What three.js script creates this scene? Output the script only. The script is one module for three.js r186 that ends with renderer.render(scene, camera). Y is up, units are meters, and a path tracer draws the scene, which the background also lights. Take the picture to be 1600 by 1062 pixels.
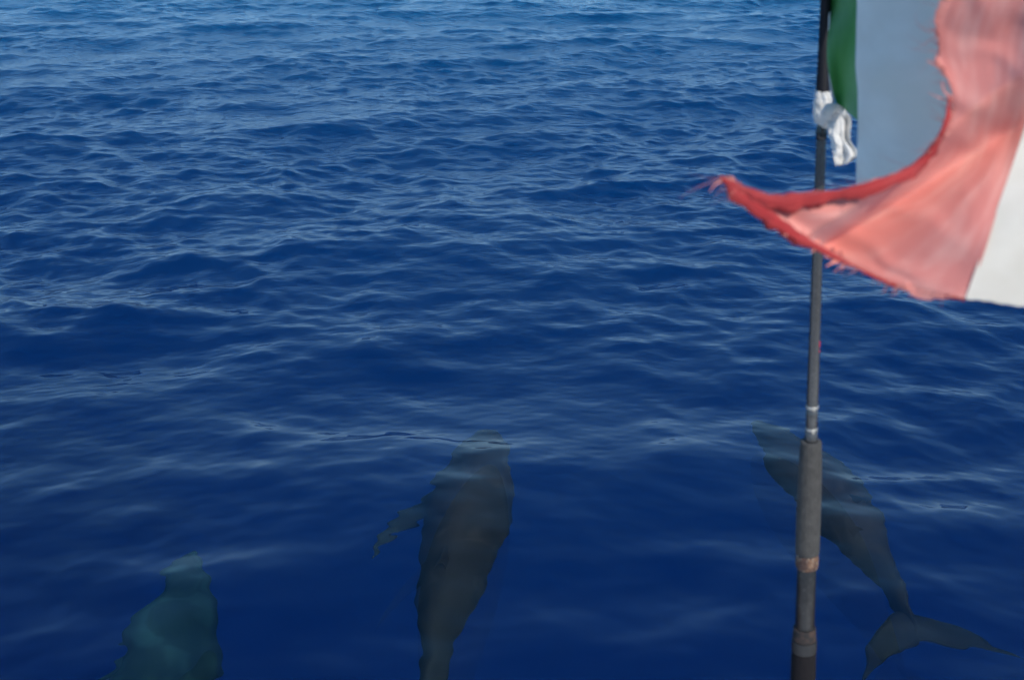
import * as THREE from 'three';
import { mergeGeometries, mergeVertices } from 'three/addons/utils/BufferGeometryUtils.js';

// ------------------------------------------------------------------ camera, sky, sun, exposure
const W = 1600, H = 1062, F = 1885, PITCH = 21.8 * Math.PI / 180, EYE = 3.0;
const scene = new THREE.Scene();
const camera = new THREE.PerspectiveCamera(2 * Math.atan(H / 2 / F) * 180 / Math.PI, W / H, 0.05, 3000);
camera.position.set(0, EYE, 0);
camera.rotation.set(-PITCH, 0, 0);
camera.focus = 7;
camera.userData.fStop = 8;
camera.updateMatrixWorld(true);

const sunDir = new THREE.Vector3(0.34, 0.66, 0.67).normalize();
function skyTexture() {
  const w = 512, h = 256, d = new Float32Array(w * h * 4);
  const hor = [0.40, 0.70, 1.0], mid = [0.145, 0.51, 1.02], zen = [0.035, 0.145, 0.46];
  for (let j = 0; j < h; j++) {
    const el = ((j + 0.5) / h - 0.5) * Math.PI, y = Math.sin(el), e = Math.max(0, y);
    const a = Math.exp(-e / 0.19), b = Math.exp(-e / 0.55);
    for (let i = 0; i < w; i++) {
      const az = ((i + 0.5) / w - 0.5) * 2 * Math.PI;
      const c = Math.cos(az) * Math.cos(el) * sunDir.x + y * sunDir.y + Math.sin(az) * Math.cos(el) * sunDir.z;
      const glow = 0.5 * Math.pow(Math.max(0, c), 12);           // the brighter air round the sun
      for (let k = 0; k < 3; k++) {
        const base = zen[k] + (mid[k] - zen[k]) * b + (hor[k] - mid[k]) * a;
        d[(j * w + i) * 4 + k] = base + glow * [0.9, 0.95, 1][k];
      }
      d[(j * w + i) * 4 + 3] = 1;
    }
  }
  const t = new THREE.DataTexture(d, w, h, THREE.RGBAFormat, THREE.FloatType);
  t.mapping = THREE.EquirectangularReflectionMapping;
  t.magFilter = THREE.LinearFilter;
  t.needsUpdate = true;
  return t;
}
scene.background = skyTexture();
scene.environment = scene.background;
const sun = new THREE.DirectionalLight(new THREE.Color(1, 0.95, 0.86), 3.5);
sun.position.copy(sunDir).multiplyScalar(60);
sun.castShadow = true;
sun.shadow.radius = 1;
sun.shadow.mapSize.set(2048, 2048);
Object.assign(sun.shadow.camera, { left: -12, right: 12, top: 12, bottom: -12, near: 1, far: 140 });
scene.add(sun, sun.target);

const renderer = new THREE.WebGLRenderer({ antialias: true });
renderer.setSize(1024, 679);
renderer.toneMapping = THREE.LinearToneMapping;
renderer.toneMappingExposure = 1.12;
renderer.shadowMap.enabled = true;

// ------------------------------------------------------------------ helpers
function rng(seed) { let s = seed >>> 0; return () => { s = (s + 0x6D2B79F5) | 0; let t = Math.imul(s ^ (s >>> 15), 1 | s); t = (t + Math.imul(t ^ (t >>> 7), 61 | t)) ^ t; return ((t ^ (t >>> 14)) >>> 0) / 4294967296; }; }
function gauss(r) { return Math.sqrt(-2 * Math.log(1 - r() + 1e-9)) * Math.cos(2 * Math.PI * r()); }
const lerp = (a, b, t) => a + (b - a) * t, clamp = (x, a, b) => Math.min(b, Math.max(a, x)), smooth = (a, b, x) => { const t = clamp((x - a) / (b - a), 0, 1); return t * t * (3 - 2 * t); };
function hash2(i, j, s) { let h = Math.imul(i, 374761393) + Math.imul(j, 668265263) + Math.imul(s, 2246822519); h = Math.imul(h ^ (h >>> 13), 1274126177); return ((h ^ (h >>> 16)) >>> 0) / 4294967296; }
function vnoise(x, y, s = 0, per = 0) {                             // smooth value noise, -1..1, periodic when per > 0
  const i = Math.floor(x), j = Math.floor(y), u = x - i, v = y - j, a = u * u * (3 - 2 * u), b = v * v * (3 - 2 * v);
  const m = (k) => per ? ((k % per) + per) % per : k;
  return 2 * lerp(lerp(hash2(m(i), m(j), s), hash2(m(i + 1), m(j), s), a), lerp(hash2(m(i), m(j + 1), s), hash2(m(i + 1), m(j + 1), s), a), b) - 1;
}
function fbm(x, y, s = 0, oct = 4, per = 0) { let v = 0, a = 0.5; for (let k = 0; k < oct; k++) { v += a * vnoise(x, y, s + k, per); x *= 2; y *= 2; per *= 2; a *= 0.5; } return v; }
// a pixel of the photograph and a distance along the view axis -> a point
const e = camera.matrixWorld;
function at(px, py, depth) { return new THREE.Vector3((px - W / 2) / F * depth, (H / 2 - py) / F * depth, -depth).applyMatrix4(e); }
// a pixel, seen through the flat sea, down to a depth below it
function under(px, py, depth) {
  const o = new THREE.Vector3(0, EYE, 0), d = at(px, py, 1).sub(o).normalize();
  const p = o.addScaledVector(d, -EYE / d.y), s = Math.hypot(d.x, d.z) / 1.333, down = Math.sqrt(1 - s * s), k = s / Math.hypot(d.x, d.z);
  return p.addScaledVector(new THREE.Vector3(d.x * k, -down, d.z * k), depth / down);
}
function tex(w, h, fn, srgb = true, rep = [1, 1]) {
  const d = new Uint8Array(w * h * 4);
  for (let j = 0; j < h; j++) for (let i = 0; i < w; i++) { const c = fn(i / w, j / h); for (let k = 0; k < 3; k++) d[(j * w + i) * 4 + k] = clamp(Math.round(255 * (Array.isArray(c) ? c[k] : c)), 0, 255); d[(j * w + i) * 4 + 3] = 255; }
  const t = new THREE.DataTexture(d, w, h);
  t.wrapS = t.wrapT = THREE.RepeatWrapping; t.magFilter = THREE.LinearFilter; t.repeat.set(...rep);
  if (srgb) t.colorSpace = THREE.SRGBColorSpace;
  t.needsUpdate = true;
  return t;
}
function mesh(name, geometry, material, parent = scene) { const m = new THREE.Mesh(geometry, material); m.name = name; m.castShadow = m.receiveShadow = true; parent.add(m); return m; }
function group(name, label, category, at0) { const g = new THREE.Group(); g.name = name; g.userData = { label, category }; if (at0) g.position.copy(at0); scene.add(g); g.updateMatrixWorld(true); return g; }
// a grid of points -> a surface
function sheet(rows, uvScale = [1, 1]) {
  const n = rows.length, m = rows[0].length, p = new Float32Array(n * m * 3), uv = new Float32Array(n * m * 2), idx = [];
  for (let j = 0; j < n; j++) for (let i = 0; i < m; i++) { const k = j * m + i, v = rows[j][i]; p[k * 3] = v.x; p[k * 3 + 1] = v.y; p[k * 3 + 2] = v.z; uv[k * 2] = i / (m - 1) * uvScale[0]; uv[k * 2 + 1] = 1 - j / (n - 1) * uvScale[1]; }
  for (let j = 0; j < n - 1; j++) for (let i = 0; i < m - 1; i++) { const a = j * m + i; idx.push(a, a + m, a + 1, a + 1, a + m, a + m + 1); }
  const g = new THREE.BufferGeometry();
  g.setAttribute('position', new THREE.BufferAttribute(p, 3)); g.setAttribute('uv', new THREE.BufferAttribute(uv, 2)); g.setIndex(idx); g.computeVertexNormals();
  return g;
}
function spline(pts, n) {                                          // arrays of equal length, Catmull-Rom, n samples
  const out = [], m = pts.length - 1;
  for (let i = 0; i < n; i++) {
    const f = i / (n - 1) * m, k = Math.min(m - 1, Math.floor(f)), t = f - k, P = (q) => pts[clamp(q, 0, m)];
    out.push(pts[0].map((_, c) => { const a = P(k - 1)[c], b = P(k)[c], d = P(k + 1)[c], g = P(k + 2)[c]; return 0.5 * (2 * b + (d - a) * t + (2 * a - 5 * b + 4 * d - g) * t * t + (3 * b - a - 3 * d + g) * t * t * t); }));
  }
  return out;
}

// ------------------------------------------------------------------ the sea
const DEPTH = 28, FAR = 700;
const wr = rng(20240);
const waves = [];
function band(n, l0, l1, slope, dir, spread) {
  for (let i = 0; i < n; i++) {
    const l = l0 * Math.pow(l1 / l0, (i + wr()) / n), k = 2 * Math.PI / l, th = dir + spread * gauss(wr);
    waves.push({ k, l, kx: k * Math.sin(th), kz: k * Math.cos(th), a: slope * Math.sqrt(2 / n) / k, ph: wr() * 6.2832, sx: Math.sin(th), sz: Math.cos(th) });
  }
}
band(10, 6.0, 2.2, 0.046, 0.2, 0.5);
band(22, 2.2, 0.9, 0.08, 0.0, 0.75);
band(30, 0.9, 0.4, 0.094, -0.1, 0.85);
band(32, 0.4, 0.17, 0.084, 0.05, 0.95);
band(22, 0.17, 0.09, 0.042, 0, 1.0);
waves.sort((a, b) => b.l - a.l);
function seaPoint(x, z, cell, out) {
  const r = Math.hypot(x, z);
  // gusts: the small waves come in patches, and it is calmer in the lee of the boat
  const gust = 1 + 0.45 * vnoise(x * 0.33 + 7, z * 0.33, 3) + 0.35 * vnoise(x * 0.9, z * 0.9 + 4, 5);
  const lee = 0.58 + 0.42 * smooth(4, 13, r), tiny = 0.34 + 0.66 * smooth(4, 14, r), leeBig = 0.55 + 0.45 * smooth(3, 12, r);
  let dx = 0, dy = 0, dz = 0;
  for (const w of waves) {
    const cut = cell > 0 ? clamp((w.l / cell - 2) / 2, 0, 1) : 1;
    if (cut <= 0) break;
    const a = w.a * cut * (w.l < 0.3 ? gust * tiny : w.l < 0.95 ? gust * lee : leeBig), f = w.kx * x + w.kz * z + w.ph, c = Math.cos(f), s = Math.sin(f);
    dy += a * s; dx += a * 0.75 * w.sx * c; dz += a * 0.75 * w.sz * c;
  }
  out[0] = x + dx; out[1] = dy; out[2] = z + dz;
}
function buildSea() {
  const angles = [], radii = [];
  const half = 33 * Math.PI / 180, nd = 1000, nc = 56;
  for (let i = 0; i <= nd; i++) angles.push(-half + 2 * half * i / nd);
  for (let i = 1; i < nc; i++) angles.push(half + (2 * Math.PI - 2 * half) * i / nc);
  for (let r = 0.15; r < 3.3; r += 0.09) radii.push(r);
  for (let i = 0; i <= 1150; i++) radii.push(3.3 * Math.pow(42 / 3.3, i / 1150));
  for (let r = 42 * 1.01; r < FAR; r *= 1.035) radii.push(r);
  radii.push(FAR);
  const na = angles.length, nr = radii.length, p = new Float32Array((na * nr + na + 2) * 3), uv = new Float32Array((na * nr + na + 2) * 2), idx = new Uint32Array((na * (nr - 1) * 2 + na * 4) * 3), q = [0, 0, 0];
  let o = 0;
  const set = (k, x, y, z) => { p[k * 3] = x; p[k * 3 + 1] = y; p[k * 3 + 2] = z; const g = lerp(0.3, 1.2, smooth(1, 26, Math.hypot(x, z))); uv[k * 2] = x * g / 3.1; uv[k * 2 + 1] = z * g / 3.1; };
  for (let j = 0; j < nr; j++) {
    const r = radii[j], dr = j ? r - radii[j - 1] : 0.1;
    for (let i = 0; i < na; i++) {
      const t = angles[i], da = i <= nd ? 2 * half / nd : (2 * Math.PI - 2 * half) / nc;
      seaPoint(r * Math.sin(t), -r * Math.cos(t), Math.max(dr, r * da), q);
      if (j === nr - 1) q[1] = 0;
      set(j * na + i, q[0], q[1], q[2]);
    }
  }
  const centre = na * nr + na, low = centre + 1, skirt = na * nr;
  set(centre, 0, 0, 0); set(low, 0, -DEPTH - 3, 0);
  for (let i = 0; i < na; i++) set(skirt + i, p[((nr - 1) * na + i) * 3], -DEPTH - 3, p[((nr - 1) * na + i) * 3 + 2]);
  const tri = (a, b, c) => { idx[o++] = a; idx[o++] = b; idx[o++] = c; };
  for (let i = 0; i < na; i++) {
    const n = (i + 1) % na;
    tri(centre, n, i);
    for (let j = 0; j < nr - 1; j++) { const a = j * na + i, b = j * na + n, c = a + na, d = b + na; tri(a, b, c); tri(b, d, c); }
    const a = (nr - 1) * na + i, b = (nr - 1) * na + n;
    tri(a, b, skirt + i); tri(b, skirt + n, skirt + i); tri(skirt + i, skirt + n, low);
  }
  const g = new THREE.BufferGeometry();
  g.setAttribute('position', new THREE.BufferAttribute(p, 3)); g.setAttribute('uv', new THREE.BufferAttribute(uv, 2)); g.setIndex(new THREE.BufferAttribute(idx, 1));
  g.computeVertexNormals();
  return g;
}
function rippleTexture() {                                        // the finest ripples, 3 to 20 cm, as relief on the waves
  const n = 1024, d = new Float32Array(n * n * 4), r = rng(404), tab = new Float32Array(n), h = new Float32Array(n * n);
  for (let c = 0; c < 70; c++) {
    const l = 0.3 * Math.pow(0.035 / 0.3, (c + r()) / 70), m = 3.1 / l, th = 1.0 * gauss(r), kx = Math.round(m * Math.sin(th)), kz = Math.round(m * Math.cos(th)), k = Math.hypot(kx, kz) || 1, ph = r() * 6.2832;
    for (let i = 0; i < n; i++) tab[i] = Math.sin(i / n * 6.283185 + ph) / k;
    for (let j = 0; j < n; j++) for (let i = 0; i < n; i++) h[j * n + i] += tab[(((kx * i + kz * j) % n) + n) % n];
  }
  let top = 0; for (const v of h) top = Math.max(top, Math.abs(v));
  for (let i = 0; i < n * n; i++) { d[i * 4] = d[i * 4 + 1] = d[i * 4 + 2] = 0.5 + 0.5 * h[i] / top; d[i * 4 + 3] = 1; }
  const t = new THREE.DataTexture(d, n, n, THREE.RGBAFormat, THREE.FloatType);
  t.wrapS = t.wrapT = THREE.RepeatWrapping; t.magFilter = THREE.LinearFilter; t.needsUpdate = true;
  return t;
}
const seaMat = new THREE.MeshPhysicalMaterial({ name: 'sea water', color: 0xffffff, roughness: 0.0, transmission: 1, thickness: 18, ior: 1.333, attenuationColor: new THREE.Color(0.03, 0.555, 0.75), attenuationDistance: 10, bumpMap: rippleTexture(), bumpScale: 0.0115, transparent: true, opacity: 0.88 });
const sea = mesh('sea', buildSea(), seaMat);
sea.userData = { kind: 'structure', label: 'deep blue rippled sea water', category: 'sea' };
const floorGeo = new THREE.RingGeometry(0.5, FAR - 2, 96, 160); floorGeo.rotateX(-Math.PI / 2);
{ // added floor standing in for scattered light; raised farther out to brighten distant water
  const p = floorGeo.attributes.position;
  for (let i = 0; i < p.count; i++) { const q = Math.pow(Math.hypot(p.getX(i), p.getZ(i)) / FAR, 2) * FAR, a = Math.atan2(p.getZ(i), p.getX(i)), x = q * Math.cos(a), z = q * Math.sin(a); p.setXYZ(i, x, -DEPTH + 18.5 * smooth(18, 44, -z) + 0.8 * fbm(x * 0.05, z * 0.05, 17, 3), z); }
  floorGeo.computeVertexNormals();
}
const floor = mesh('added_floor', floorGeo, new THREE.MeshStandardMaterial({ name: 'added pale surface', color: new THREE.Color(0.62, 0.62, 0.58), roughness: 1 }));
floor.userData = { kind: 'structure', label: 'pale added floor unseen below, standing in for light scattered by the water', category: 'added floor' };

// ------------------------------------------------------------------ dolphins
function bodyGeometry(opt) {
  // local axes: head towards -z, back towards +y
  const L = opt.length, N = 200, M = 72, geos = [];
  const prof = opt.beak
    ? [[0, .008, .008], [.02, .03, .028], [.07, .048, .044], [.095, .064, .064], [.13, .085, .098], [.19, .125, .135], [.28, .155, .165], [.38, .165, .18], [.48, .15, .17], [.6, .11, .14], [.72, .068, .1], [.84, .034, .066], [.93, .018, .042], [1, .01, .014]]
    : [[0, .012, .012], [.012, .038, .035], [.035, .06, .06], [.07, .085, .092], [.12, .114, .126], [.19, .144, .156], [.28, .168, .178], [.38, .17, .184], [.48, .154, .175], [.6, .114, .145], [.72, .07, .104], [.84, .036, .068], [.93, .019, .042], [1, .01, .014]];
  const sample = (t, c) => { let k = 0; while (k < prof.length - 2 && prof[k + 1][0] < t) k++; const P = (q) => prof[clamp(q, 0, prof.length - 1)], u = (t - P(k)[0]) / (P(k + 1)[0] - P(k)[0]), m0 = (P(k + 1)[c] - P(k - 1)[c]) / Math.max(1e-6, P(k + 1)[0] - P(k - 1)[0]) * (P(k + 1)[0] - P(k)[0]), m1 = (P(k + 2)[c] - P(k)[c]) / Math.max(1e-6, P(k + 2)[0] - P(k)[0]) * (P(k + 1)[0] - P(k)[0]); return (2 * u ** 3 - 3 * u * u + 1) * P(k)[c] + (u ** 3 - 2 * u * u + u) * m0 + (3 * u * u - 2 * u ** 3) * P(k + 1)[c] + (u ** 3 - u * u) * m1; };
  const S = L / 2.5 * 1.42 * (opt.girth ?? 1);                                         // girth for the length
  const mid = (t) => new THREE.Vector3(opt.bendX * Math.sin(Math.PI * Math.pow(t, 1.3)) , opt.bendY * Math.sin(Math.PI * t), (t - 0.4) * L);
  const rows = [];
  for (let j = 0; j <= N; j++) {
    const t = Math.pow(j / N, 1.25), c = mid(t), w = sample(t, 1) * S, h = sample(t, 2) * S, row = [];
    for (let i = 0; i <= M; i++) { const a = i / M * 2 * Math.PI; row.push(new THREE.Vector3(c.x + w * Math.sin(a), c.y + h * Math.cos(a) * (Math.cos(a) > 0 ? 1 + 0.08 * Math.pow(Math.cos(a), 6) : 1), c.z)); }
    rows.push(row);
  }
  geos.push(sheet(rows));
  // a fin: root at base, swept outline given as [span, leading, trailing, thickness]
  const fin = (base, along, out, up, outline) => {
    const rr = [], n = 14;
    for (const [s, le, tr, th, lift] of spline(outline, 22)) {
      const row = [];
      for (let i = 0; i <= 2 * n; i++) { const u = i <= n ? i / n : (2 * n - i) / n, side = i <= n ? 1 : -1; const prof2 = Math.sqrt(Math.max(0, u)) * (1 - u) * 2.6; row.push(base.clone().addScaledVector(out, s).addScaledVector(along, lerp(le, tr, u)).addScaledVector(up, side * th * prof2 * 0.5 + lift)); }
      rr.push(row);
    }
    geos.push(sheet(rr));
  };
  const Z = new THREE.Vector3(0, 0, 1), Y = new THREE.Vector3(0, 1, 0), X = new THREE.Vector3(1, 0, 0);
  const k = L / 2.5;
  for (const s of [-1, 1]) {                                         // pectoral fins
    const c = mid(0.235), d = opt.pec ?? 0.9, dr = opt.droop[s < 0 ? 0 : 1];
    if (dr !== null)
    fin(c.clone().add(new THREE.Vector3(s * 0.13 * S, -0.07 * S, 0)), Z, new THREE.Vector3(s * Math.cos(dr), -Math.sin(dr), 0.32).normalize(), new THREE.Vector3(s * Math.sin(dr), Math.cos(dr), 0),
      [[-.05, -.02, .17, .04, 0], [.06, -.01, .17, .036, 0], [.16, .03, .17, .028, 0], [.27, .1, .2, .02, -.01], [.36, .2, .25, .012, -.02], [.4, .27, .285, .004, -.03]].map((r) => r.map((v) => v * k * d)));
    const tc = mid(0.985);                                           // flukes
    fin(tc.clone(), Z, new THREE.Vector3(s, 0, 0), Y, [[-.005, -.16, .04, .05, 0], [.06, -.12, .06, .036, 0], [.15, -.03, .085, .026, 0], [.24, .06, .12, .018, -.005], [.31, .14, .165, .01, -.012], [.335, .19, .2, .004, -.016]].map((r) => r.map((v) => v * k * 1.08 * (opt.fluke ?? 1))));
  }
  const dc = mid(0.5); dc.y += sample(0.5, 2) * S * 0.93;            // back fin
  fin(dc, Z, Y, X, [[-.06, -.16, .18, .05, 0], [0.02, -.12, .14, .04, 0], [.09, -.03, .13, .03, 0], [.16, .06, .15, .02, 0], [.21, .14, .19, .012, 0], [.235, .2, .215, .004, 0]].map((r) => r.map((v) => v * k * (opt.dorsal ?? 1))));
  const g = mergeGeometries(geos);
  // skin: dark cape on the back, paler sides and belly; noise adds blotches and pale patches
  const p = g.attributes.position, col = new Float32Array(p.count * 3);
  for (let i = 0; i < p.count; i++) {
    const t = clamp(p.getZ(i) / L + 0.4, 0, 1), c = mid(t), hh = Math.max(0.03, sample(t, 2) * S), up = (p.getY(i) - c.y) / hh;
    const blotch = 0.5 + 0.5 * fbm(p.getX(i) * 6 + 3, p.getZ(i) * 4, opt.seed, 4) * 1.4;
    const m = smooth(-0.35, -0.75, up + 0.25 * (blotch - 0.5)), pale = opt.palePatches * smooth(0.08, 0.3, fbm(p.getX(i) * 7 + 1.5 * vnoise(p.getZ(i) * 3, up, 4), p.getZ(i) * 5 + 9, opt.seed + 40, 4));
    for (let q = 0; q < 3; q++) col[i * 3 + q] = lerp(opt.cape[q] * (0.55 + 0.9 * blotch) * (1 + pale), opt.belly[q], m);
  }
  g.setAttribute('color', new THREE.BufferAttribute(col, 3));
  return g;
}
const skin = new THREE.MeshPhysicalMaterial({ name: 'dolphin skin', vertexColors: true, roughness: 0.6, specularIntensity: 0.1 });
function dolphin(name, label, head, tail, opt) {
  const len = head.distanceTo(tail);
  console.log(name, 'length', len.toFixed(2));
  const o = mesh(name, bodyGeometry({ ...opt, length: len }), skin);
  o.userData = { label, category: 'dolphin', group: 'dolphins swimming under the surface' };
  const z = tail.clone().sub(head).normalize(), x = new THREE.Vector3(0, 1, 0).cross(z).normalize(), y = z.clone().cross(x);
  x.applyAxisAngle(z, opt.roll ?? 0); y.applyAxisAngle(z, opt.roll ?? 0);
  o.position.copy(head.clone().lerp(tail, 0.4));
  o.quaternion.setFromRotationMatrix(new THREE.Matrix4().makeBasis(x, y, z));
  return o;
}
dolphin('dolphin', 'brown grey blunt headed dolphin with one side fin held out, between the other two dolphins', under(766, 672, 0.45), under(680, 1210, 1.15), { bendX: -0.07, bendY: 0.06, cape: [0.023, 0.0155, 0.0125], belly: [0.05, 0.04, 0.036], seed: 3, palePatches: 0.9, roll: 0.16, dorsal: 0.7, pec: 1.15, droop: [0.3, null], girth: 0.9 });
dolphin('dolphin_001', 'slim dark dolphin with spread tail flukes, passing behind the grip of the rod', under(1186, 662, 0.4), under(1438, 996, 0.75), { bendX: 0.06, bendY: 0.04, cape: [0.021, 0.0145, 0.0125], belly: [0.04, 0.034, 0.03], seed: 9, palePatches: 0.7, roll: -0.2, dorsal: 0.6, pec: 0.7, droop: [null, null], girth: 1.02, fluke: 1.6 });
dolphin('dolphin_002', 'greenish pale beaked dolphin, the one swimming deepest', under(312, 868, 1.3), under(150, 1560, 1.6), { beak: true, bendX: -0.04, bendY: 0.05, palePatches: 0.8, cape: [0.027, 0.038, 0.031], belly: [0.06, 0.065, 0.06], seed: 21, roll: 0.1, droop: [0.3, null], girth: 1.0 });

// ------------------------------------------------------------------ fishing rod used as a flag staff
const rodTop = at(1292.4, -40, 1.44), rodLow = at(1255, 1062, 1.82);
const axis = rodTop.clone().sub(rodLow), axisLen = axis.length(); axis.normalize();
const toPixel = (v) => { const c = v.clone().applyMatrix4(camera.matrixWorldInverse); return [W / 2 + c.x / -c.z * F, H / 2 - c.y / -c.z * F, -c.z]; };
camera.matrixWorldInverse.copy(camera.matrixWorld).invert();
function alongRod(py) { let a = -1, b = axisLen + 0.6; for (let i = 0; i < 50; i++) { const m = (a + b) / 2; if (toPixel(rodLow.clone().addScaledVector(axis, m))[1] > py) a = m; else b = m; } return (a + b) / 2; }
const rodBase = rodLow.clone().addScaledVector(axis, -0.42);
const rod = group('fishing_rod', 'grey fishing rod with foam grip standing upright as a flag staff', 'fishing rod', rodBase);
rod.quaternion.setFromUnitVectors(new THREE.Vector3(0, 1, 0), axis);
const rodY = (py) => alongRod(py) + 0.42, rodR = (py, wpx) => { const p = toPixel(rodLow.clone().addScaledVector(axis, alongRod(py))); return wpx / 2 * p[2] / F; };
function turned(list, seg = 40, tile = 0.05) {                      // list of [pixel row, pixel width] from top to bottom, closed at both ends
  const pts = [];
  const ys = list.map(([py]) => rodY(py)), rs = list.map(([py, wd]) => rodR(py, wd));
  pts.push(new THREE.Vector2(0.0005, ys[ys.length - 1]));
  for (let i = list.length - 1; i >= 0; i--) pts.push(new THREE.Vector2(rs[i], ys[i]));
  pts.push(new THREE.Vector2(0.0005, ys[0]));
  const g = new THREE.LatheGeometry(pts, seg), uv = g.attributes.uv, p = g.attributes.position;
  for (let i = 0; i < uv.count; i++) uv.setXY(i, uv.getX(i) * 2, p.getY(i) / tile);
  return g;
}
const bevelled = (y0, w0, y1, w1, b = 1.2) => [[y0, w0 - 2 * b], [y0 + b * 0.4, w0 - 0.5 * b], [y0 + b, w0], [y1 - b, w1], [y1 - b * 0.4, w1 - 0.5 * b], [y1, w1 - 2 * b]];
const scuff = tex(256, 256, (u, v) => { const s = fbm(u * 64, v * 8, 5, 3, 8), d = Math.max(0, fbm(u * 40, v * 40, 9, 3, 40) - 0.22) * 1.6; const b = 0.27 + 0.04 * s + 0.25 * d; return [b, b * 0.985, b * 0.97]; });
const scuffR = tex(256, 256, (u, v) => 0.34 + 0.2 * fbm(u * 24, v * 24, 15, 4, 24), false);
const blankMat = new THREE.MeshPhysicalMaterial({ name: 'worn grey rod varnish', map: scuff, roughness: 1, roughnessMap: scuffR, metalness: 0.15, clearcoat: 0.5, clearcoatRoughness: 0.22 });
const blackMat = new THREE.MeshPhysicalMaterial({ specularIntensity: 0.4, name: 'black tape', color: new THREE.Color(0.012, 0.012, 0.016), roughness: 0.55, bumpMap: tex(64, 256, (u, v) => 0.5 + 0.5 * Math.sin(v * 6.2832 * 12 + u * 6.2832), false), bumpScale: 0.0006 });
const foamMat = new THREE.MeshStandardMaterial({ name: 'worn foam', map: tex(256, 256, (u, v) => { const a = 0.27 + 0.05 * fbm(u * 10, v * 10, 31, 4, 10) + 0.1 * (hash2(Math.floor(u * 256), Math.floor(v * 256), 4) - 0.5), c = Math.max(0, fbm(u * 16, v * 6, 37, 3, 2) - 0.34) * 0.5; return [a - c, a * 0.965 - c, a * 0.92 - c]; }), roughness: 0.95, bumpMap: tex(256, 256, (u, v) => 0.5 + 0.35 * vnoise(u * 90, v * 90, 2, 90) + 0.3 * vnoise(u * 20, v * 20, 8, 20), false), bumpScale: 0.0009 });
const rustMat = new THREE.MeshStandardMaterial({ name: 'rusted metal', map: tex(128, 128, (u, v) => { const f = fbm(u * 8, v * 8, 51, 4, 8), t = smooth(-0.25, 0.3, f), p = smooth(0.2, 0.5, fbm(u * 12, v * 12, 58, 3, 12)); return [lerp(lerp(0.30, 0.46, t), 0.62, p), lerp(lerp(0.22, 0.34, t), 0.55, p), lerp(lerp(0.19, 0.26, t), 0.47, p)]; }), roughness: 0.85, bumpMap: tex(128, 128, (u, v) => 0.5 + fbm(u * 16, v * 16, 55, 4, 16), false), bumpScale: 0.0012 });
const darkRust = new THREE.MeshStandardMaterial({ name: 'dark rusted collar', map: tex(128, 128, (u, v) => { const t = smooth(-0.1, 0.4, fbm(u * 8, v * 8, 61, 4, 8)); return [lerp(0.15, 0.26, t), lerp(0.13, 0.19, t), lerp(0.12, 0.16, t)]; }), roughness: 0.8 });
const silver = new THREE.MeshStandardMaterial({ name: 'tarnished ring', color: new THREE.Color(0.5, 0.47, 0.42), metalness: 0.7, roughness: 0.45 });
const seatMat = new THREE.MeshPhysicalMaterial({ name: 'graphite reel seat', map: tex(256, 256, (u, v) => { const s = Math.max(0, fbm(u * 20, v * 30, 71, 4, 10) - 0.18) * 0.8, b = 0.16 + 0.05 * fbm(u * 6, v * 12, 75, 3, 6) + 0.35 * s; return [b, b * 0.98, b * 0.97]; }), roughness: 0.42, metalness: 0.2 });
const darkFoam = new THREE.MeshPhysicalMaterial({ specularIntensity: 0.3, name: 'dark butt foam', color: new THREE.Color(0.014, 0.012, 0.013), roughness: 0.95, bumpMap: foamMat.bumpMap, bumpScale: 0.0008 });
mesh('black_sleeve', turned([[-420, 13], [-40, 16.5], [0, 17.5], [60, 18.5], [110, 20], [120, 21.5], [126, 20.8], [132, 22], [138, 21.2], [150, 22]], 40, 0.04), blackMat, rod);
mesh('tip_cap', turned([[190, 13], [197, 15], [203, 17.6], [208, 18.4], [213, 17.6], [217, 16.4]]), new THREE.MeshPhysicalMaterial({ name: 'black tip cap', color: new THREE.Color(0.012, 0.012, 0.012), roughness: 0.25, clearcoat: 0.5 }), rod);
mesh('blank', turned([[212, 15.8], [300, 16.2], [500, 17.2], [634, 18.8]], 48, 0.12), blankMat, rod);
mesh('ring', turned(bevelled(632.5, 20.4, 637, 20.4, 0.8)), silver, rod);
mesh('ferrule', turned([[637, 18.6], [650, 18.4], [668, 18.4]], 48, 0.12), blankMat, rod);
mesh('ring', turned(bevelled(667, 19.6, 671, 19.6, 0.8)), silver, rod);
mesh('ferrule', turned([[671, 19], [684, 20], [690, 22]], 48, 0.12), blankMat, rod);
const grip = mesh('grip', turned([[688, 22], [688.6, 30], [690.5, 32.6], [697, 33.4], [730, 36], [780, 37.6], [830, 37.6], [858, 37.2], [862, 36.4], [863.5, 33]], 56, 0.09), foamMat, rod);
mesh('rusty_ring', turned([[863, 31], [865, 34], [870, 35.4], [880, 35.2], [884, 34], [886, 31]], 56, 0.06), rustMat, rod);
mesh('reel_seat', turned([[886, 29.4], [930, 29.6], [981, 30]], 56, 0.12), seatMat, rod);
mesh('rusty_collar', turned(bevelled(979, 35, 998, 36, 2), 56, 0.06), darkRust, rod);
{ // knurled locking nut
  const n = 40, prof = [[998, 36], [999, 38], [1014, 38.4], [1016, 36]], rows = [];
  for (const [py, wd] of [[997.9, 4], ...prof, [1016.1, 4]]) { const row = []; for (let i = 0; i <= n * 4; i++) { const a = i / (n * 4) * 2 * Math.PI, r = rodR(py, wd) * (1 + (wd > 30 ? 0.018 * Math.cos(a * n) : 0)); row.push(new THREE.Vector3(Math.sin(a) * r, rodY(py), Math.cos(a) * r)); } rows.push(row); }
  mesh('knurled_nut', sheet(rows), new THREE.MeshStandardMaterial({ name: 'dull dark nut', color: new THREE.Color(0.03, 0.029, 0.029), metalness: 0.3, roughness: 0.5 }), rod);
}
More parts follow.
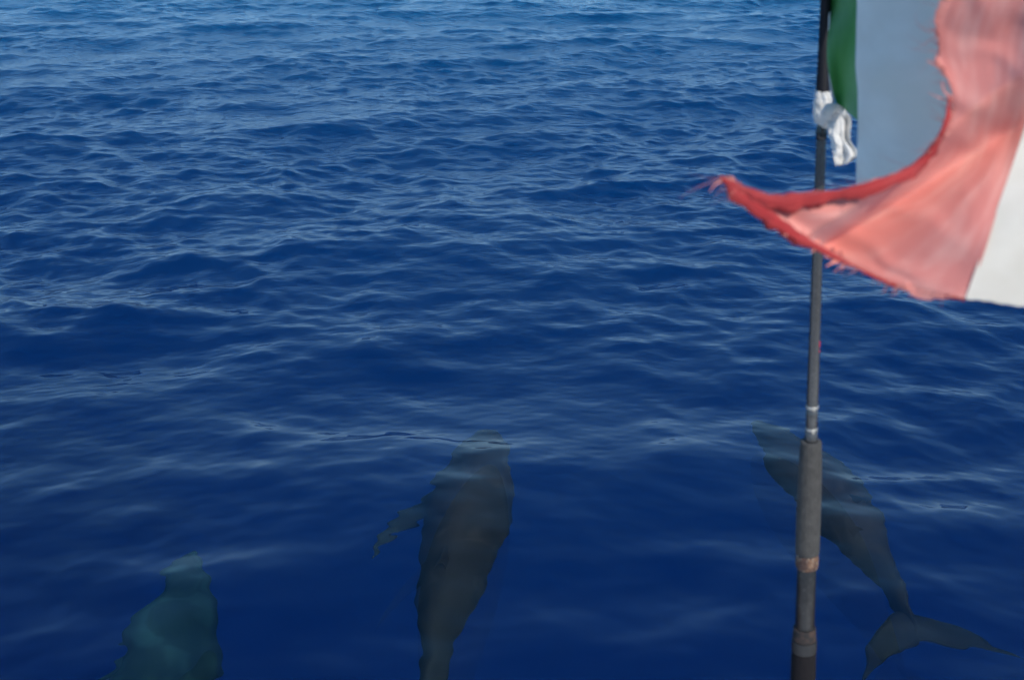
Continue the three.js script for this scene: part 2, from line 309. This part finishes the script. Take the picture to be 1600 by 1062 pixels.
mesh('butt_grip', turned([[1016, 34], [1018, 38], [1100, 38.5], [1320, 38.5], [1335, 36]], 48, 0.09), darkFoam, rod);
{ // red lettering running down the right of the blank: only its edge shows from here
  const geos = [], r = rng(5);
  const marks = [[531, 541], [545, 549], [552, 560], [564, 567], [570, 577], [585, 588], [592, 596], [600, 611]];
  for (const [a, b] of marks) { const y0 = rodY(b), y1 = rodY(a), g = new THREE.CylinderGeometry(rodR(a, 17.75), rodR(b, 17.85), y1 - y0, 6, 1, true, 0.72 + 0.12 * r(), 0.62); g.translate(0, (y0 + y1) / 2, 0); geos.push(g); }
  mesh('red_lettering', mergeGeometries(geos), new THREE.MeshStandardMaterial({ name: 'red print', color: new THREE.Color(0.6, 0.02, 0.04), roughness: 0.4 }), rod);
}

// ------------------------------------------------------------------ white rag tied round the joint
const clothBump = tex(256, 256, (u, v) => 0.5 + 0.25 * Math.sin(u * 6.2832 * 64) * Math.sin(v * 6.2832 * 64) + 0.4 * fbm(u * 12, v * 12, 90, 4, 12), false);
const ragMat = new THREE.MeshPhysicalMaterial({ name: 'white cotton rag', map: tex(256, 256, (u, v) => { const f = fbm(u * 6, v * 6, 95, 4, 6), b = 0.9 + 0.03 * f - 0.35 * Math.max(0, f - 0.2); return [b, b * 0.98, b * 0.95]; }), roughness: 0.95, bumpMap: clothBump, bumpScale: 0.0008, transmission: 0.2, thickness: 0 });
const rag = group('knotted_rag', 'frayed white rag knotted round the joint of the rod, one end hanging', 'rag', at(1285, 198, 1.49));
const inRag = (v) => v.sub(rag.position);
{
  const rows = [], n = 48;                                          // the wrapped band, crumpled and slanting
  const prof = [[141, 21], [143, 24], [149, 26.5], [156, 26], [163, 28.5], [170, 27.5], [178, 27], [186, 25.5], [193, 22], [197, 19], [198, 14]];
  for (const [py, wd] of spline(prof, 34)) {
    const row = [];
    for (let i = 0; i <= n; i++) {
      const a = i / n * 2 * Math.PI, ca = Math.cos(a), sa = Math.sin(a), slant = 5 * sa * smooth(140, 160, py);
      const cr = 1 + 0.42 * fbm(sa * 2.4 + 3, ca * 2.4 + py * 0.11, 101, 4) + 0.02 * Math.sin(py * 0.5 + 3 * a);
      const rr = rodR(py, wd) * cr, p = rodLow.clone().addScaledVector(axis, alongRod(py + slant));
      row.push(inRag(p.add(new THREE.Vector3(sa * rr, 0, ca * rr))));
    }
    rows.push(row);
  }
  mesh('wrap', sheet(rows, [1, 1]), ragMat, rag);
  const knot = [];                                                  // the knot at the right of the band
  for (const [px, py, d, r] of spline([[1284, 192, 1.462, 4], [1290, 178, 1.455, 7.5], [1299, 169, 1.452, 9], [1309, 171, 1.455, 8.5], [1316, 178, 1.462, 7], [1314, 187, 1.47, 3]], 26)) {
    const row = [], c = at(px, py, d), s = 1.46 / F;
    for (let i = 0; i <= 24; i++) { const a = i / 24 * 6.2832, q = r * s * (1 + 0.6 * fbm(px * 0.2 + Math.cos(a) * 1.7, Math.sin(a) * 1.7 + py * 0.1, 7, 4)); row.push(inRag(c.clone().add(new THREE.Vector3(Math.cos(a) * q * 0.9, Math.sin(a) * q * 0.9, 0.6 * q * Math.sin(a + 0.9))))); }
    knot.push(row);
  }
  mesh('knot', sheet(knot), ragMat, rag);
  const L = spline([[1291, 172], [1293, 188], [1296, 208], [1300, 230], [1303, 246], [1306, 259]], 40), R = spline([[1318, 168], [1330, 184], [1330, 203], [1329, 217], [1336, 230], [1340, 241], [1336, 247], [1327, 255]], 40), tail = [];
  for (let j = 0; j < 40; j++) {
    const row = [];
    for (let i = 0; i <= 30; i++) {
      const u = i / 30, v = j / 39, fray = j > 37 ? 2.5 * vnoise(i * 0.9, 0, 6) : 0;
      const ridge = -0.004 * Math.exp(-(((u - 0.6 - 0.1 * v) / 0.12) ** 2)) + 0.013 * smooth(0.62 + 0.1 * v, 0.72 + 0.1 * v, u) - 0.010 * smooth(0.78 + 0.1 * v, 0.95 + 0.05 * v, u) + 0.004 * Math.sin(u * 9 + v * 5) + 0.009 * fbm(u * 3, v * 5, 12, 4);
      row.push(inRag(at(lerp(L[j][0], R[j][0], u) + 0.8 * vnoise(j * 0.4, u * 3, 44), lerp(L[j][1], R[j][1], u) + fray, 1.463 + ridge + 0.008 * v)));
    }
    tail.push(row);
  }
  mesh('hanging_end', sheet(tail), ragMat, rag);
}

// ------------------------------------------------------------------ tattered tricolour flag
const weave = tex(256, 256, (u, v) => 0.5 + 0.3 * Math.sin(u * 6.2832 * 80) * Math.sin(v * 6.2832 * 80) + 0.35 * fbm(u * 8, v * 8, 120, 4, 8), false);
function flagMat(name, rgb, fade, pass) {
  return new THREE.MeshPhysicalMaterial({ name, map: tex(256, 256, (u, v) => { const f = fbm(u * 5, v * 5, 131, 4, 5), th = 0.02 * Math.sin(u * 6.2832 * 64) * Math.sin(v * 6.2832 * 64); return rgb.map((c, k) => c + (fade[k] - c) * clamp(0.35 + 0.9 * f, 0, 1) + th); }), roughness: 1, bumpMap: weave, bumpScale: 0.0005, transmission: pass, thickness: 0, side: THREE.DoubleSide });
}
const green = flagMat('green flag cloth', [0.19, 0.46, 0.17], [0.23, 0.51, 0.21], 0.35);
const white = flagMat('white flag cloth', [0.86, 0.83, 0.77], [0.92, 0.90, 0.85], 0.36);
const red = flagMat('faded red flag cloth', [0.89, 0.54, 0.49], [0.93, 0.68, 0.62], 0.2);
const flag = group('tattered_flag', 'torn green white and red flag flapping round in front of the rod', 'flag', at(1297, 150, 1.46));
const inFlag = (v) => v.sub(flag.position);
function patch(edges, n, m, depthAt) {                              // rows of [px, py, depth] control points
  const cols = edges.map((r) => spline(r, m)), out = [];
  for (let i = 0; i < m; i++) out.push(spline(cols.map((c) => c[i]), n));
  const rows = [];
  for (let j = 0; j < n; j++) { const row = []; for (let i = 0; i < m; i++) { const [x, y, d] = out[i][j], q = depthAt ? depthAt(x, y, d, i / (m - 1), j / (n - 1)) : [x, y, d]; row.push(inFlag(at(...q))); } rows.push(row); }
  return sheet(rows, [2, 2]);
}
mesh('green_stripe', patch([
  [[1310, -330, 1.44], [1330, -330, 1.42], [1356, -330, 1.36], [1384, -330, 1.28]],
  [[1300, -90, 1.455], [1318, -90, 1.43], [1348, -90, 1.36], [1376, -90, 1.28]],
  [[1298, 0, 1.455], [1318, 0, 1.425], [1348, 0, 1.36], [1376, 0, 1.28]],
  [[1293, 50, 1.445], [1314, 50, 1.42], [1348, 50, 1.355], [1376, 50, 1.28]],
  [[1296, 110, 1.45], [1316, 112, 1.435], [1348, 120, 1.36], [1376, 125, 1.28]],
  [[1301, 145, 1.46], [1318, 152, 1.44], [1348, 165, 1.37], [1376, 178, 1.29]],
  [[1305, 160, 1.465], [1320, 172, 1.445], [1346, 192, 1.375], [1376, 210, 1.30]],
], 60, 40, (x, y, d, u, v) => [x + 2 * Math.sin(y * 0.05), y, d + 0.006 * Math.sin(u * 9 + y * 0.03)]), green, flag);
// a crease runs down across the cloth to the lower corner: above it the cloth hangs over, below it leans out again
const foldAt = (x, y) => { const ax = 1620, ay = 188, bx = 1290, by = 388, l = Math.hypot(bx - ax, by - ay); return ((x - ax) * (by - ay) - (y - ay) * (bx - ax)) / l; };
const foldDepth = (x, y) => { const w = foldAt(x, y), wide = 36 + 42 * smooth(1300, 1600, x); return 0.07 * smooth(-wide, 0, w) - 0.06 * smooth(0, 170, w); };
// white: turns over behind the grey fold, runs out to the right and comes back round nearer to the lens
mesh('white_stripe', patch([
  [[1384, -330, 1.28], [1354, -340, 1.262], [1346, -350, 1.24], [1406, -370, 1.15], [1530, -410, 1.06], [1660, -440, 1.0], [1750, -470, 0.995], [1745, -480, 0.965], [1720, -485, 0.930], [1700, -490, .91]],
  [[1376, -90, 1.28], [1350, -90, 1.262], [1342, -90, 1.24], [1400, -90, 1.15], [1520, -90, 1.06], [1650, -90, 1.0], [1745, -80, 0.995], [1735, -75, 0.965], [1700, -72, 0.930], [1668, -70, .90]],
  [[1376, 60, 1.28], [1350, 60, 1.262], [1342, 60, 1.24], [1400, 60, 1.15], [1520, 60, 1.06], [1650, 62, 1.0], [1748, 66, 0.995], [1740, 70, 0.965], [1690, 66, 0.930], [1640, 60, .90]],
  [[1376, 150, 1.285], [1350, 156, 1.265], [1342, 160, 1.24], [1400, 165, 1.15], [1520, 170, 1.06], [1650, 180, 1.0], [1745, 190, 0.995], [1740, 200, 0.965], [1680, 200, 0.930], [1600, 205, .90]],
  [[1376, 215, 1.30], [1350, 228, 1.268], [1342, 235, 1.24], [1400, 255, 1.15], [1520, 290, 1.06], [1650, 330, 1.0], [1745, 360, 0.995], [1735, 370, 0.965], [1650, 350, 0.930], [1552, 345, .905]],
  [[1376, 250, 1.31], [1350, 290, 1.27], [1342, 310, 1.245], [1400, 340, 1.15], [1520, 400, 1.06], [1650, 450, 1.0], [1745, 480, 0.995], [1720, 486, 0.965], [1610, 480, 0.930], [1509, 466, .91]],
], 120, 120, (x, y, d, u, v) => [x + (u < 0.5 ? 2.2 * vnoise(y * 0.02, 0, 91) : 0), y + (v > 0.985 && u > 0.7 ? 2.5 * vnoise(u * 160, 0, 92) : 0), d + 0.004 * Math.sin(v * 14 + u * 12) * (1 - smooth(0.75, 0.9, u)) + foldDepth(x, y) * smooth(0.74, 0.9, u)]), white, flag);
const fr = rng(77);
const redRows = [
  [[1700, -490, .91], [1630, -490, .93], [1570, -485, .95], [1520, -480, .96]],
  [[1685, -280, .905], [1615, -280, .925], [1555, -278, .945], [1500, -275, .955]],
  [[1668, -70, .90], [1600, -75, .925], [1540, -72, .94], [1490, -70, .95]],
  [[1655, 0, .90], [1600, 0, .925], [1535, 0, .945], [1480, 2, .96]],
  [[1640, 60, .90], [1585, 60, .93], [1520, 60, .95], [1460, 60, .97]],
  [[1625, 110, .90], [1580, 112, .925], [1525, 110, .945], [1470, 108, .96]],
  [[1613, 160, .90], [1575, 166, .92], [1530, 165, .935], [1483, 150, .95]],
  [[1600, 205, .90], [1560, 222, .91], [1520, 220, .925], [1474, 197, .945]],
  [[1580, 265, .90], [1540, 272, .90], [1490, 268, .92], [1441, 247, .945]],
  [[1562, 320, .905], [1500, 318, .91], [1440, 305, .925], [1375, 282, .945]],
  [[1545, 375, .905], [1470, 360, .915], [1380, 330, .935], [1290, 301, .955]],
  [[1530, 420, .91], [1430, 400, .925], [1320, 350, .945], [1212, 306, .965]],
  [[1517, 452, .91], [1400, 425, .93], [1270, 362, .955], [1150, 287, .98]],
  [[1509, 467, .91], [1390, 440, .93], [1250, 365, .955], [1126, 274, .985]],
];
const edgeNoise = (t) => 13 * vnoise(t * 19, 0, 61) + 6 * vnoise(t * 47, 0, 62) + 3 * vnoise(t * 130, 0, 63);
mesh('red_stripe', patch(redRows, 260, 140, (x, y, d, u, v) => {
  const w = foldAt(x, y);                                            // pixels across the crease; below it is positive
  const ridge = foldDepth(x, y);
  const ripple = 0.004 * Math.sin(w * 0.05 + u * 4) * smooth(0, 0.2, u) + 0.004 * fbm(x * 0.008, y * 0.008, 71, 2) + 0.0009 * Math.sin(v * 60 + u * 5 + 2 * vnoise(x * 0.02, y * 0.02, 73)) * smooth(0.05, 0.4, u);
  const k = smooth(0.93, 1, u), torn = edgeNoise(v);
  const kb = smooth(0.955, 1, v) * smooth(0.03, 0.2, u), low = 14 * vnoise(u * 11, 0, 64) + 5 * vnoise(u * 37, 0, 65);
  return [x + k * torn + kb * low * 0.3, y + k * torn * 0.4 + kb * Math.abs(low), d + ridge + ripple];
}), red, flag);
const deepRed = flagMat('unfaded red hem', [0.68, 0.17, 0.17], [0.84, 0.36, 0.33], 0.15);
// torn edges curl into rolls: [px, py, depth] along the edge, thickness in pixels along it, and which way the roll lies
function roll(name, ctrl, thick, lift, side) {
  const n = 120, pts = spline(ctrl, n), rows = [];
  for (let j = 0; j < n; j++) {
    const t = j / (n - 1), [x, y, d] = pts[j], q = pts[Math.min(n - 1, j + 1)], o = pts[Math.max(0, j - 1)], l = Math.hypot(q[0] - o[0], q[1] - o[1]), nx = -(q[1] - o[1]) / l * side, ny = (q[0] - o[0]) / l * side, row = [];
    const r = thick(t) * (1 + 0.35 * vnoise(t * 13, 0, 81) + 0.2 * vnoise(t * 41, 0, 82));
    for (let i = 0; i <= 20; i++) { const a = i / 20 * 6.2832, c = Math.cos(a) * r * (1 + 0.5 * fbm(t * 30, i * 0.55, 83, 3)), z = Math.sin(a) * r; row.push(inFlag(at(x - nx * (c + r * 0.7), y - ny * (c + r * 0.7), d + lift(t) + z * 0.66 / F))); }
    rows.push(row);
  }
  mesh(name, sheet(rows, [6, 1]), deepRed, flag);
}
roll('rolled_hem', redRows[redRows.length - 1].map(([x, y, d]) => [x, y, d + foldDepth(x, y)]), (t) => (2.2 + 9 * smooth(0.45, 0.8, t) * (1 - smooth(0.84, 1, t))) * (1 - 0.85 * smooth(0.9, 1, t)), () => -0.004, 1);
roll('rolled_edge', redRows.slice(6).map((r) => r[r.length - 1]).reverse().map(([x, y, d]) => [x, y, d + foldDepth(x, y)]), (t) => 1.2 + 9.5 * Math.sin(Math.PI * Math.pow(t, 0.8)) ** 1.2, () => -0.006, -1);
{ // loose threads along the torn edges, in many thin tapered strips
  const geos = [], edge = spline(redRows.map((r) => r[r.length - 1]), 300), low = spline(redRows[redRows.length - 1], 300);
  const strand = (x, y, d, ang, len, wid) => {
    const bend = 0.5 * gauss(fr), a = [], n = 7; let cx = x, cy = y, th = ang;
    for (let i = 0; i < n; i++) { const t = i / (n - 1), wv = wid * (1 - 0.85 * t), nx = -Math.sin(th), ny = Math.cos(th), dd = d + 0.004 * Math.sin(t * 3 + bend * 4); a.push([inFlag(at(cx + nx * wv, cy + ny * wv, dd)), inFlag(at(cx - nx * wv, cy - ny * wv, dd + 0.0004))]); cx += Math.cos(th) * len / n; cy += Math.sin(th) * len / n; th += bend / n * 1.6; }
    geos.push(sheet(a));
  };
  for (let i = 0; i < 380; i++) { const t = fr(), [x, y, d] = edge[Math.floor(t * 299)], tip = smooth(0.8, 1, t); strand(x + 5 + edgeNoise(t) * 0.7, y, d + foldDepth(x, y) - 0.004, Math.PI + (t < 0.45 ? 0.15 : -0.25) + 0.45 * gauss(fr) * (1 - 0.6 * tip), 6 + 62 * fr() ** 4 + 60 * tip * fr() ** 2, 0.3 + 0.6 * fr()); }
  for (let i = 0; i < 120; i++) { const t = 0.05 + 0.95 * fr(), [x, y, d] = low[Math.floor(t * 299)]; strand(x, y - 2, d + foldDepth(x, y) - 0.003, Math.PI * 0.78 + 0.4 * gauss(fr), 7 + 26 * fr() ** 2, 0.35 + 0.9 * fr()); }
  for (let i = 0; i < 9; i++) { const t = 0.15 + 0.8 * fr(), [x, y, d] = edge[Math.floor(t * 299)]; strand(x + 10, y, d + foldDepth(x, y) - 0.002, Math.PI + (t < 0.5 ? 0.1 : -0.2) + 0.35 * gauss(fr), 20 + 40 * fr(), 1.8 + 2.6 * fr()); }
  for (let i = 0; i < 9; i++) { const t = 0.1 + 0.65 * fr(), [x, y, d] = low[Math.floor(t * 299)]; strand(x + 6, y - 5, d + foldDepth(x, y) - 0.002, Math.PI * 0.8 + 0.3 * gauss(fr), 16 + 26 * fr(), 2.5 + 4 * fr()); }
  const th = mesh('loose_threads', mergeGeometries(geos), red, flag);
  th.userData.kind = 'stuff';
}
{ // cord along the hoist down to the rag
  const pts = [[1308, -330, 1.44], [1299, -90, 1.453], [1297, 0, 1.452], [1296, 90, 1.45], [1298, 130, 1.45], [1302, 150, 1.452], [1304, 166, 1.458]].map((q) => inFlag(at(...q)));
  mesh('hoist_cord', new THREE.TubeGeometry(new THREE.CatmullRomCurve3(pts), 60, 0.0012, 8), ragMat, flag);
}

// ------------------------------------------------------------------ the boat's side below the frame, which carries the rod
const boat = group('boat', 'white boat side carrying the rod in a holder', 'boat', new THREE.Vector3(0, 0, -1.1));
{
  const paint = new THREE.MeshPhysicalMaterial({ name: 'white hull paint', color: new THREE.Color(0.75, 0.75, 0.73), roughness: 0.3 });
  const s = new THREE.Shape([[0.28, -0.6], [0.36, 0.2], [0.5, 1.32], [0.52, 1.36], [0.3, 1.36], [0.3, 0.9], [-2.6, 0.9], [-2.6, -0.6]].map(([a, b]) => new THREE.Vector2(a, b)));
  const g = new THREE.ExtrudeGeometry(s, { depth: 9, bevelEnabled: false }); g.rotateY(Math.PI / 2); g.translate(-4.5, 0, 0);
  mesh('hull', g, paint, boat);
  const rail = new THREE.BoxGeometry(9.1, 0.035, 0.27); rail.translate(0, 1.379, -0.41);
  mesh('gunwale', rail, new THREE.MeshStandardMaterial({ name: 'varnished wood', color: new THREE.Color(0.25, 0.12, 0.05), roughness: 0.4 }), boat);
}
{
  const holder = new THREE.LatheGeometry([[0.0215, 0], [0.0215, 0.17], [0.026, 0.175], [0.03, 0.165], [0.027, 0.15], [0.027, 0.02], [0.05, 0.008], [0.05, -0.03], [0.0215, -0.03]].map(([r, y]) => new THREE.Vector2(r, y)), 40);
  const h = mesh('rod_holder', holder, new THREE.MeshStandardMaterial({ name: 'stainless steel', color: new THREE.Color(0.6, 0.6, 0.6), metalness: 0.9, roughness: 0.3 }), boat);
  h.position.copy(rodBase).sub(boat.position); h.quaternion.copy(rod.quaternion);
}
console.log('rod base', rodBase.toArray().map((v) => v.toFixed(2)).join(' '));
renderer.render(scene, camera);
